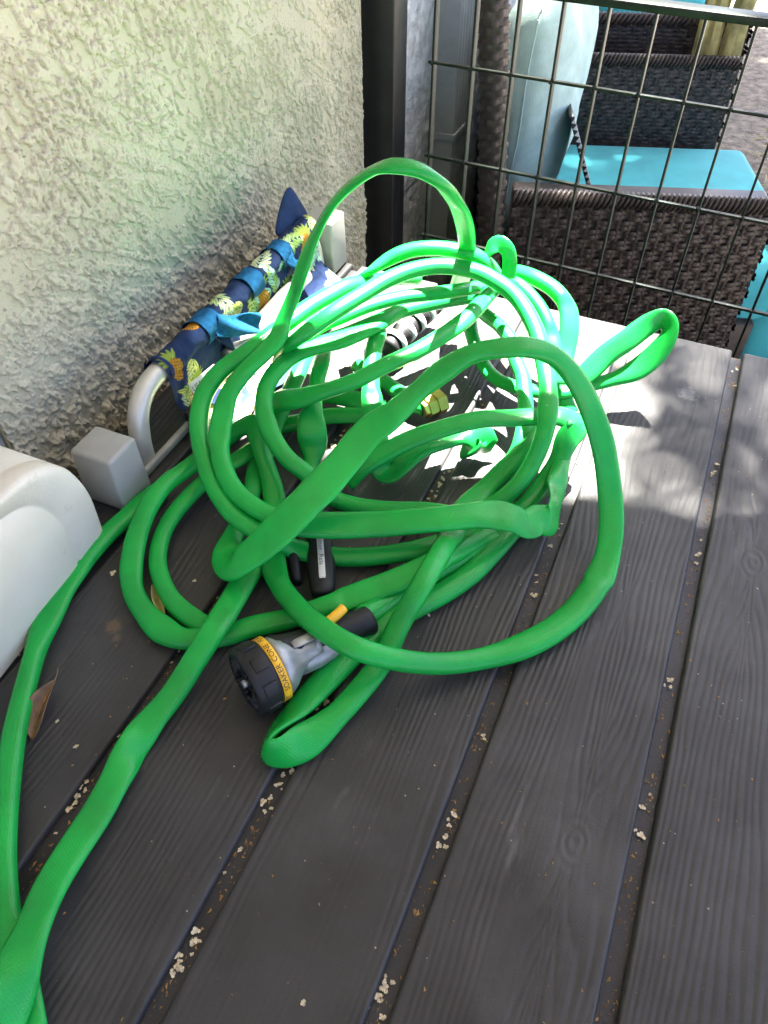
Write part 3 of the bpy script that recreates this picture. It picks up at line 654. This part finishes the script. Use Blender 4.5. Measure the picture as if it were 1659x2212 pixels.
# ------------------------------------------------------------------ cream rounded plastic bin
def bin_profile():
    p = [(-.25, 0)]
    out = [(.2935, 0.0), (.2955, .03), (.296, .055), (.2925, .075), (.286, .092), (.274, .107), (.257, .117), (.236, .1225), (.20, .125), (.10, .127), (-.05, .127), (-.25, .127)]
    return spline(np.array([(a, b, 0) for a, b in out]), .004)[0][:, :2]
bp_ = bin_profile(); cx_, cz_ = .05, .045
ys = [(.4835, .93), (.484, .97), (.480, .99), (.47, 1.0), (.43, 1.0), (.408, 1.0), (.4065, .994), (.4045, .994), (.403, 1.0), (.391, 1.0), (.3865, .993), (.3855, .975), (.3850, .955), (.3855, .945), (.3855, .862), (.3868, .857), (.3868, .846), (.3856, .841), (.3857, .5), (.3857, .02)]
P = np.array([[(cx_ + (x - cx_) * k, y + .10 * (.30 - x) * 0, max(.0008, cz_ + (z - cz_) * k) if z > .001 else .0008) for x, z in bp_] for y, k in ys])
P[..., 1] -= .07 * np.clip(.30 - P[..., 0], 0, 1) * (P[..., 1] < .44)
bin_ = empty('plastic_bin', (.05, .43, 0))
place(obj('bin_shell', grid_mesh('bin_shell', P, M_cream)), bin_)
tag(bin_, 'weathered cream plastic bin with rounded top beside the wall', 'bin')

# ------------------------------------------------------------------ wicker armchair beyond the gate
CA = Vector((1.2, .288, -.6)); CR = math.atan2(.322, .947)      # local: X = v (away), Y = -u
def weave(name, w, h, m, sp_=.017, rowh=.0085):
    """flat woven panel in the local plane y (0..-w) and z (0..h), facing -x"""
    pcs = []; step = sp_ / 3; y = np.arange(0, w + 1e-6, step)
    rows = int(h / rowh)
    for r_ in range(rows):
        z0 = (r_ + .5) * rowh; k = 1 if (r_ // 2) % 2 else -1
        off = -.0024 * k * np.cos(math.pi * y / sp_) + .0006 * np.sin(y * 37 + r_)
        zc = z0 + .0007 * np.sin(y * 61 + r_ * 1.7)
        hw = rowh * .47
        v = np.stack([np.stack([off + d, -y, zc + e], 1) for e, d in ((-hw, .0012), (0, -.0006), (hw, .0012))], 1)
        pcs.append((v.reshape(-1, 3), grid_faces(len(y), 3)))
    for yy in np.arange(sp_ / 2, w, sp_):
        z = np.linspace(0, h, 2)
        v = np.array([[(.0, -yy - .003, q), (-.0008, -yy, q), (.0, -yy + .003, q)] for q in z]); pcs.append((v.reshape(-1, 3), grid_faces(2, 3)))
    o = obj(name, join_mesh(name, pcs, m)); return o
def braid(name, a, b, r, m, parent, turns):
    a = np.array(a, float); b = np.array(b, float); n = int(turns * 8); t = np.linspace(0, 1, n); d = (b - a) / np.linalg.norm(b - a)
    s1 = np.cross(d, (0, 0, 1)); s1 /= np.linalg.norm(s1); s2 = np.cross(s1, d); pcs = []; al = np.linspace(0, 2 * math.pi, 7, endpoint=False)
    for k in range(4):
        ph = t * turns * 2 * math.pi / 2 + k * math.pi / 2
        c = a + t[:, None] * (b - a) + r * .62 * (np.cos(ph)[:, None] * s1 + np.sin(ph)[:, None] * s2)
        v = c[:, None] + r * .48 * (np.cos(al)[None, :, None] * s1 + np.sin(al)[None, :, None] * s2)
        pcs.append((v.reshape(-1, 3), grid_faces(n, 7, False, True)))
    return obj(name, join_mesh(name, pcs, m), parent)
def chair(name, loc, rz, near_u, far_u, vlen, armh, seat_h):
    ch = empty(name, loc, (0, 0, rz))
    def panel(nm, v, u0, w, h, rot=0, z0=.04):
        o = weave(nm, w, h, M_wicker); o.parent = ch; o.location = (v, -u0, z0); o.rotation_euler = (0, 0, rot); return tag(o, kind='stuff')
    def core(nm, v0, v1, u0, u1, z0, z1): return box(nm, (v0, -u1, z0), (v1, -u0, z1), M_wicker, .006, 2, ch)
    panel('arm_weave', -.004, 0, near_u, armh - .05); core('arm', .002, .07, .002, near_u - .002, .04, armh - .012)
    braid('arm_rim', (.0, .0, armh - .008), (.0, -near_u, armh - .008), .013, M_wicker, ch, 26)
    o = weave('arm_weave', .07, armh - .05, M_wicker); o.parent = ch; o.location = (0, -near_u - .004, .04); o.rotation_euler = (0, 0, R(90)); tag(o, kind='stuff')
    panel('arm_weave', vlen, 0, far_u, armh - .05); core('arm', vlen + .006, vlen + .075, .002, far_u - .002, .04, armh - .012)
    braid('arm_rim', (vlen + .005, .0, armh - .008), (vlen + .005, -far_u, armh - .008), .013, M_wicker, ch, 30)
    core('seat_base', .075, vlen, .0, .50, .10, seat_h - .085)
    return ch, core
ch1, core1 = chair('wicker_armchair', CA, CR, .425, .520, .680, .540, .35)
# curved wicker back on the wall side
bpts = [(.05, -.01, .36), (.05, .005, .50), (.05, .03, .66), (.05, .06, .86), (.05, .075, .98)]
def back_panel(parent, v0, v1):
    zz = np.linspace(.05, .62, 56); pcs = []
    for r_, z in enumerate(zz[:-1]):
        yb = .03 + .12 * max(0, z - .45) ** 1.3; vv = np.linspace(v0, v1, 76); off = .0024 * (1 if (r_ // 2) % 2 else -1) * np.cos(math.pi * vv / .017)
        hw = .0049
        v = np.stack([np.stack([vv, yb - off + d + 0 * vv, z + e + 0 * vv], 1) for e, d in ((-hw, .001), (0, -.0006), (hw, .001))], 1); pcs.append((v.reshape(-1, 3), grid_faces(76, 3)))
    return tag(obj('back_weave', join_mesh('back_weave', pcs, M_wicker), parent), kind='stuff')
back_panel(ch1, .0, .75)
for v in (.0, .75):
    pts = [(v, .03 + .12 * max(0, z - .45) ** 1.3, z) for z in (.03, .2, .45, .6, .8, .98)]
    a = np.array(pts); tube('back_post', pts, .021, M_wicker, 12, .01, ch1)
    pcs = []
    X, u = spline(a, .004); T, S, Nn = frames(X, (1, 0, .1)); al = np.linspace(0, 2 * math.pi, 24, endpoint=False)
    for k in range(int(u[-1] / .010)):
        i = min(len(X) - 2, int(k * .010 / .004)); v_ = []
        for e in (-.0046, 0, .0046):
            rr = .0222 + .0018 * np.cos(al * 6 + (k % 2) * math.pi) - (.0010 if e else 0)
            v_.append(X[i] + T[i] * e + rr[:, None] * (np.cos(al)[:, None] * S[i] + np.sin(al)[:, None] * Nn[i]))
        v_ = np.stack(v_, 0); pcs.append((v_.reshape(-1, 3), grid_faces(3, 24, False, True)))
    tag(obj('post_weave', join_mesh('post_weave', pcs, M_wicker), ch1), kind='stuff')
for v, u_ in ((.035, .03), (.035, .39), (.70, .03), (.70, .48)): box('leg', (v - .018, -u_ - .018, 0), (v + .018, -u_ + .018, .05), M_black, .003, 1, ch1)
lathe('bolt_head', [(-.004, .0005), (-.004, .006), (0, .008)], M_zinc, 10, ch1).location = (-.006, -.035, .42)
tag(ch1, 'dark brown wicker armchair with turquoise seat beyond gate', 'armchair')

def cushion(name, size, m, bulge=.25, p=4.0, seed=0, wr=.004):
    n1, n2_ = 60, 40; a = np.linspace(-math.pi / 2, math.pi / 2, n2_); b = np.linspace(-math.pi, math.pi, n1, endpoint=False)
    A_, B_ = np.meshgrid(a, b, indexing='ij'); e = 2 / p
    pw = lambda c, q: np.sign(c) * np.abs(c) ** q
    x = pw(np.cos(A_), .55) * pw(np.cos(B_), e); y = pw(np.cos(A_), .55) * pw(np.sin(B_), e); z = pw(np.sin(A_), .8)
    edge_ = np.maximum(np.abs(x), np.abs(y)); z = z * (1 - bulge * edge_ ** 3)
    P = np.stack([x * size[0] / 2, y * size[1] / 2, z * size[2] / 2], -1)
    w = fbm(P[..., 0] * 14 + seed, P[..., 1] * 14 + P[..., 2] * 9, seed, 3) - .5
    P[..., 2] += wr * 2 * w * np.sign(z); P[..., 0] += wr * w; P[..., 1] += wr * (fbm(P[..., 1] * 18, P[..., 2] * 18, seed + 4, 2) - .5)
    return grid_mesh(name, P, m, closed_v=True)
def chairpt(v, u_, z, ch=None): return (CA.x + v * math.cos(CR) + u_ * math.sin(CR), CA.y + v * math.sin(CR) - u_ * math.cos(CR), z)
sc_ = empty('seat_cushion', chairpt(.375, .35, -.345), (0, 0, CR))
box('cushion_pad', (-.285, -.235, .001), (.288, .32, .108), M_turq, .022, 4, sc_)
tube('piping', [(-.268, -.21, .096), (-.268, 0, .097), (-.268, .29, .096)], .003, M_turq, 8, .01, sc_)
tag(sc_, 'flat turquoise seat cushion in the wicker armchair', 'cushion')
pil = empty('throw_pillow', chairpt(.36, .055, -.03), (R(3), R(0), CR - R(13)))
po = obj('pillow_body', cushion('pillow_body', (.40, .46, .16), M_aqua, .42, 3.6, 6, .009), pil); po.rotation_euler = (R(90), 0, 0)
tube('seam', [(-.196, .0, -.17), (-.1995, .002, -.09), (-.201, -.001, 0), (-.1995, .002, .09), (-.196, 0, .17)], .0016, M_aqua, 8, .004, pil)
tag(pil, 'pale aqua linen throw pillow upright in the wicker armchair', 'pillow')
bd = empty('notched_board', chairpt(.20, .205, -.245), (0, R(0), CR))
bb = box('panel', (-.02, -.004, 0), (.10, .004, .26), M_black, .0015, 1, bd); bb.rotation_euler = (R(-24), 0, 0)
for i in range(22):
    zz = .01 + i * .0112
    t_ = obj('white_tooth', mesh('white_tooth', [(-.0212, -.0042, zz), (-.0212, .0035, zz + .005), (-.0212, -.0042, zz + .010), (-.019, -.0046, zz), (-.019, -.0046, zz + .010)], [(0, 1, 2), (0, 2, 4, 3)], M_white, False), bb)
tag(bd, 'black board with white zigzag edge leaning on aqua pillow', 'board')
tc_ = obj('floor_cushion', cushion('floor_cushion', (.16, .50, .46), M_turq, .1, 6, 9, .006), loc=chairpt(.16, .74, -.36), rot=(0, 0, CR))
tag(tc_, 'turquoise cushion standing at the front of wicker armchair', 'cushion')

# second chair further off
CB = Vector(chairpt(.86, -.02, -.6))
ch2, core2 = chair('wicker_chair', CB, CR, .60, .60, .66, .575, .35)
tag(ch2, 'second dark wicker chair behind the turquoise seated armchair', 'chair')
tb = obj('back_cushion', cushion('back_cushion', (.36, .30, .13), M_turq, .3, 5, 13, .006), loc=chairpt(1.12, .37, -.03), rot=(0, R(-8), CR))
tag(tb, 'bright turquoise cushion on the second wicker chair', 'cushion')
gr = empty('dry_grass_bundle', chairpt(.80, .50, -.10))
for i in range(26):
    a = random.uniform(-1, 1); h = random.uniform(.30, .46); x0 = random.uniform(-.05, .05); y0 = random.uniform(-.05, .05)
    pts = [(x0, y0, -.1), (x0 * 1.1 - .01, y0 - .01 * a, h * .45), (x0 * 1.5 - .05 + .02 * a, y0 * 1.6 - .06 - .03 * a, h)]
    X, u = spline(np.array(pts), .02); k = np.linspace(0, 1, len(X)); wd = .0075 * (1 - k ** 3) + .0008
    P = np.stack([X + np.stack([0 * k, -wd, 0 * k], 1), X + np.stack([-.002 + 0 * k, 0 * k, 0 * k], 1), X + np.stack([0 * k, wd, 0 * k], 1)], 1)
    obj('grass_blade', grid_mesh('grass_blade', P, M_straw), gr)
tag(gr, 'bundle of dry yellow grass stalks standing behind the armchair', 'grass bundle')
# loose straw on the ground to the right of the chairs
pcs = []
for i in range(500):
    x = random.uniform(1.5, 3.4); y = random.uniform(-.9, -.12); a = random.uniform(0, 3.14); l = random.uniform(.03, .09); z = -.596 + random.random() * .03
    d = np.array((math.cos(a), math.sin(a), random.uniform(-.15, .15))) * l; n_ = np.array((-math.sin(a), math.cos(a), 0)) * .0016; p = np.array((x, y, z))
    pcs.append((np.array([p - n_, p + d - n_, p + d + n_, p + n_, p + d / 2 + (0, 0, .002)]), [(0, 1, 4), (1, 2, 4), (2, 3, 4), (3, 0, 4)]))
tag(obj('straw_litter', join_mesh('straw_litter', pcs, M_straw, False)), 'loose dry straw scattered on the ground', 'straw', kind='stuff')

# ------------------------------------------------------------------ small litter on the lid
BLOSSOM = {
    'wallside': [(0.104, 0.267), (0.100, 0.266), (0.110, 0.269), (0.114, 0.269), (0.095, 0.266), (0.079, 0.265), (0.151, 0.268), (0.222, 0.270), (0.216, 0.269), (0.227, 0.270), (0.291, 0.266), (0.286, 0.266), (0.295, 0.265), (0.282, 0.269), (0.508, 0.261), (0.500, 0.261), (0.493, 0.264), (0.484, 0.265)],
    'second': [(0.229, 0.150), (0.225, 0.150), (0.233, 0.149), (0.177, 0.148), (0.166, 0.148), (0.172, 0.149), (0.163, 0.148), (0.155, 0.147), (0.149, 0.148), (0.145, 0.149), (0.117, 0.148), (0.102, 0.150), (0.063, 0.148), (0.061, 0.149), (0.055, 0.148), (0.049, 0.148), (0.046, 0.148), (0.042, 0.149), (0.051, 0.151), (0.510, 0.149), (0.500, 0.149), (0.492, 0.149), (0.484, 0.149), (0.475, 0.149), (0.467, 0.149), (0.460, 0.149), (0.454, 0.149), (0.446, 0.149)],
    'third': [(0.555, 0.035), (0.473, 0.033), (0.466, 0.034), (0.444, 0.032), (0.408, 0.034), (0.401, 0.034), (0.388, 0.035), (0.254, 0.034), (0.252, 0.031), (0.189, 0.032), (0.185, 0.033), (0.177, 0.033), (0.172, 0.032), (0.090, 0.036), (0.089, 0.033), (0.080, 0.035), (0.077, 0.035), (0.071, 0.034), (0.084, 0.035)],
    'outer': [(0.764, -0.085), (0.739, -0.086), (0.606, -0.084), (0.596, -0.084), (0.589, -0.083), (0.502, -0.083), (0.485, -0.083), (0.475, -0.082), (0.352, -0.082), (0.346, -0.081), (0.258, -0.083), (0.247, -0.082), (0.228, -0.082)],
    'open': [(0.131, 0.289), (0.286, 0.293), (0.345, 0.096), (0.059, 0.074), (0.331, 0.104), (0.266, 0.359), (0.141, 0.314), (0.173, 0.377), (0.194, 0.380), (0.174, 0.391)],
}

def blossom_mesh(seed):
    r = random.Random(seed); V = []; F = []
    for k in range(5):
        a = k * 1.257 + r.uniform(-.3, .3); l = r.uniform(.0012, .0032); w = l * .45; lift = r.uniform(.0001, .0012); c, s_ = math.cos(a), math.sin(a); o = len(V)
        for q, ww, zz in ((.15, .3, .0004), (.6, 1, .5 * lift + .0005), (1, .55, lift)):
            for sg in (-1, 0, 1): V.append((c * l * q - s_ * w * ww * sg, s_ * l * q + c * w * ww * sg, zz + (.0004 if sg else 0) + r.uniform(-.0001, .0003)))
        for i in range(2):
            for j in range(2): F.append((o + i * 3 + j, o + i * 3 + j + 1, o + (i + 1) * 3 + j + 1, o + (i + 1) * 3 + j))
    o = len(V)
    for a in range(5): V.append((.0008 * math.cos(a * 1.257), .0008 * math.sin(a * 1.257), .0002))
    V.append((0, 0, .0007)); F += [(o + i, o + (i + 1) % 5, o + 5) for i in range(5)]
    return mesh('fallen_blossom', V, F, M_blossom)
BM = [blossom_mesh(i) for i in range(7)]
WHERE = {'wallside': 'tiny dried cream blossom in the lid groove nearest the wall', 'second': 'tiny dried cream blossom in second lid groove from the wall',
         'third': 'tiny dried cream blossom in third lid groove from the wall', 'outer': 'tiny dried cream blossom in lid groove farthest from the wall', 'open': 'tiny dried cream blossom lying loose on a lid plank'}
bi = 0
for key, pts in BLOSSOM.items():
    for j, (x, y) in enumerate(pts):
        for q in range(1 if key == 'open' or j % 3 else 2):
            o = obj('fallen_blossom', BM[bi % 7], loc=(x + (q and random.uniform(-.005, .005)), y + (random.uniform(-.003, .003) if key != 'open' else 0), (-.0058 if key != 'open' else .0001) + .001 * q), rot=(random.uniform(-.3, .3), random.uniform(-.3, .3), random.uniform(0, 6)))
            s_ = random.uniform(.45, 1.05); o.scale = (s_, s_, s_); bi += 1
            lab = WHERE[key] + (', near end of lid' if x < .17 else ', mid length' if x < .40 else ', beside the hose pile' if x < .62 else ', at the gate end')
            tag(o, lab, 'blossom', lab.replace('tiny dried cream blossom', 'dried blossoms'))
pcs = []
for gy_ in GY:
    for k in range(520):
        cl = math.floor(random.random() * 16) * .07; x = cl + random.gauss(0, .018) - .02
        if x > .79 or x < -.02: continue
        p = np.array((x, gy_ + random.uniform(-.0045, .0045), -.0058)); s_ = random.uniform(.0003, .0011)
        v = p + s_ * rng.normal(0, .8, (4, 3)) * (1.5, 1, .5) + (0, 0, s_ * .4); pcs.append((v, [(0, 1, 2), (0, 2, 3), (0, 3, 1), (1, 3, 2)]))
for k in range(800):
    p = np.array((random.uniform(0, .78), random.uniform(-.25, .38), .0001)); s_ = random.uniform(.00015, .0008)
    v = p + s_ * rng.normal(0, .8, (4, 3)) * (1.5, 1, .5) + (0, 0, s_ * .4); pcs.append((v, [(0, 1, 2), (0, 2, 3), (0, 3, 1), (1, 3, 2)]))
tag(obj('husk_debris', join_mesh('husk_debris', pcs, M_husk, False)), 'fine brown husk litter gathered in the lid grooves', 'debris', kind='stuff')
# brown leaf
k = np.linspace(0, 1, 14); j = np.linspace(-1, 1, 7); K, J = np.meshgrid(k, j, indexing='ij')
Wd = .0075 * np.sin(math.pi * K ** .8) ** .8
P = np.stack([K * .043 + .001 * J, J * Wd + .003 * np.sin(K * 3), .0012 + .0085 * np.abs(J) ** 1.4 * np.sin(K * 3.0) + .006 * K ** 2 + .0006 * np.sin(K * 40 + 4 * np.abs(J))], -1)
lf = obj('dead_leaf', grid_mesh('dead_leaf', P, M_leaf), loc=(.1215, .3203, .0008), rot=(0, 0, math.atan2(.0096, .0378))); lf.modifiers.new('thickness', 'SOLIDIFY').thickness = .0004
tube('stem', [(.042, .0005, .0075), (.049, .0012, .0085), (.054, .003, .0075)], .0005, M_leaf, 6, .002, lf)
tube('midrib', [(.002, .0002, .0012), (.02, .0028, .0030), (.042, .0006, .0078)], .0005, M_husk, 6, .003, lf)
tag(lf, 'curled brown dead leaf lying between hose and plank groove', 'leaf')
M_yleaf = mat('yellowed_leaf', (.28, .27, .07), .7, .2, 90)
P2 = P * (.75, .45, .8)
lf2 = obj('withered_leaf', grid_mesh('withered_leaf', P2, M_yleaf), loc=(.2435, .2935, .001), rot=(.2, 0, R(50))); lf2.modifiers.new('thickness', 'SOLIDIFY').thickness = .0004
tag(lf2, 'small withered yellow green leaf inside the hose loop', 'leaf')

# ------------------------------------------------------------------ what shades the place: unseen added awning overhead and a tree beyond
def shade_pt(x, y, z0, h): t = (h - z0) / sdir.z; return Vector((x + sdir.x * t, y + sdir.y * t, h))
aw = empty('added_sunshade', (0, -1, -.6)); AH = 2.3  # put in out of view to block the sun over the near lid
e0 = shade_pt(.517, 0, 0, AH); e1 = shade_pt(.464, .32, 0, AH); dv = (e1 - e0).normalized()
pa = e0 + dv * ((.497 - e0.y) / dv.y); pb = e0 + dv * ((-1.2 - e0.y) / dv.y)
def slab(name, quad, th, m, parent):
    V = [(*q[:2], q[2]) for q in quad] + [(*q[:2], q[2] + th) for q in quad]
    return place(obj(name, mesh(name, V, [(3, 2, 1, 0), (4, 5, 6, 7), (0, 1, 5, 4), (1, 2, 6, 5), (2, 3, 7, 6), (3, 0, 4, 7)], m, False)), parent)
slab('shade_slab', [pa, (-2.6, .497, AH), (-2.6, -1.2, AH), pb], .03, M_canvas, aw)
for q in ((pb.x - .1, pb.y + .1), (-2.5, -1.1)): place(box('pole', (q[0] - .03, q[1] - .03, -.6), (q[0] + .03, q[1] + .03, AH - .002), M_black, .003), aw)
tag(aw, 'unseen added awning overhead shading the near end of box', 'sunshade')

tree = empty('shade_tree', (6.2, -2.2, -.6))
tp = [(6.2, -2.2, -.6), (6.15, -2.1, 1.0), (6.0, -1.7, 2.8), (5.6, -1.1, 4.4), (5.0, -.5, 5.6), (4.4, -.2, 6.4)]
X, u = spline(np.array(tp), .05); T, S, Nn = frames(X, (1, 0, .2)); al = np.linspace(0, 2 * math.pi, 14, endpoint=False); rr = np.interp(u, [0, .5, u[-1]], [.14, .10, .03])
place(obj('trunk', grid_mesh('trunk', X[:, None] + rr[:, None, None] * (np.cos(al)[None, :, None] * S[:, None] + np.sin(al)[None, :, None] * Nn[:, None]), M_bark, closed_v=True, caps=True)), tree)
def leaves(n, fn, size):
    pcs = []
    for i in range(n):
        c = fn(); a = rng.normal(size=3); a /= np.linalg.norm(a); b = np.cross(a, rng.normal(size=3)); b /= np.linalg.norm(b); l = size * random.uniform(.7, 1.3)
        pcs.append((np.array([c - a * l, c + b * l * .4, c + a * l, c - b * l * .4]), [(0, 1, 2, 3)]))
    return pcs
def crown_fn():
    while True:
        q = rng.uniform(-1, 1, 3)
        if (q ** 2).sum() < 1: break
    tx = 2.9 + q[0] * 2.0; ty = -.35 + q[1] * 1.1
    return np.array(shade_pt(tx, ty, -.1, 6.2 + q[2] * .7))
pc = leaves(14000, crown_fn, .075)
TW = [(.70, -.045, .05), (.66, -.05, .035), (.615, -.04, .03), (.60, -.075, .025), (.585, -.055, .035), (.66, -.105, .03), (.60, -.14, .045), (.545, -.13, .05), (.53, -.19, .05), (.565, -.2, .04), (.50, -.08, .02), (.715, .03, .02), (.76, -.02, .025), (.665, -.17, .025)]
def twig_fn():
    a, b, s_ = TW[random.randrange(len(TW))]
    return np.array(shade_pt(a + random.gauss(0, s_ * .4), b + random.gauss(0, s_ * .5), 0, 3.0 + random.uniform(-.25, .25)))
pc += leaves(250, twig_fn, .024)
def veil_fn(): return np.array(shade_pt(random.uniform(.42, .86), random.uniform(-.40, .0) + random.uniform(-.03, .03), 0, random.uniform(4.2, 5.4)))
pc += leaves(1750, veil_fn, .021)  # unseen leaf cloud added to thin the sun on the lid
def gate_fn(): return np.array(shade_pt(random.uniform(.86, 1.8), random.uniform(-.5, .5), .05, random.uniform(5, 6)))
pc += leaves(4200, gate_fn, .03)  # more unseen leaves added to keep gate and chairs out of direct sun
def rim_fn(): return np.array(shade_pt(.52 + random.gauss(0, .018), random.uniform(-.32, .06), 0, random.uniform(2.6, 3.2)))
pc += leaves(90, rim_fn, .016)
place(obj('crown', join_mesh('crown', pc, M_green, False)), tree)
for (a, b) in (((1.05, -.2), (.57, -.06)), ((1.0, -.3), (.66, -.10)), ((.9, -.4), (.55, -.18))):
    A_ = shade_pt(*a, 0, 4.6); B_ = shade_pt(*b, 0, 3.0); place(tube('twig', [tuple(A_), tuple((A_ + B_) / 2 + Vector((0, 0, .03))), tuple(B_)], .004, M_bark, 6, .03), tree)
tag(tree, 'leafy tree over the wicker chairs dappling the lid with shade', 'tree')
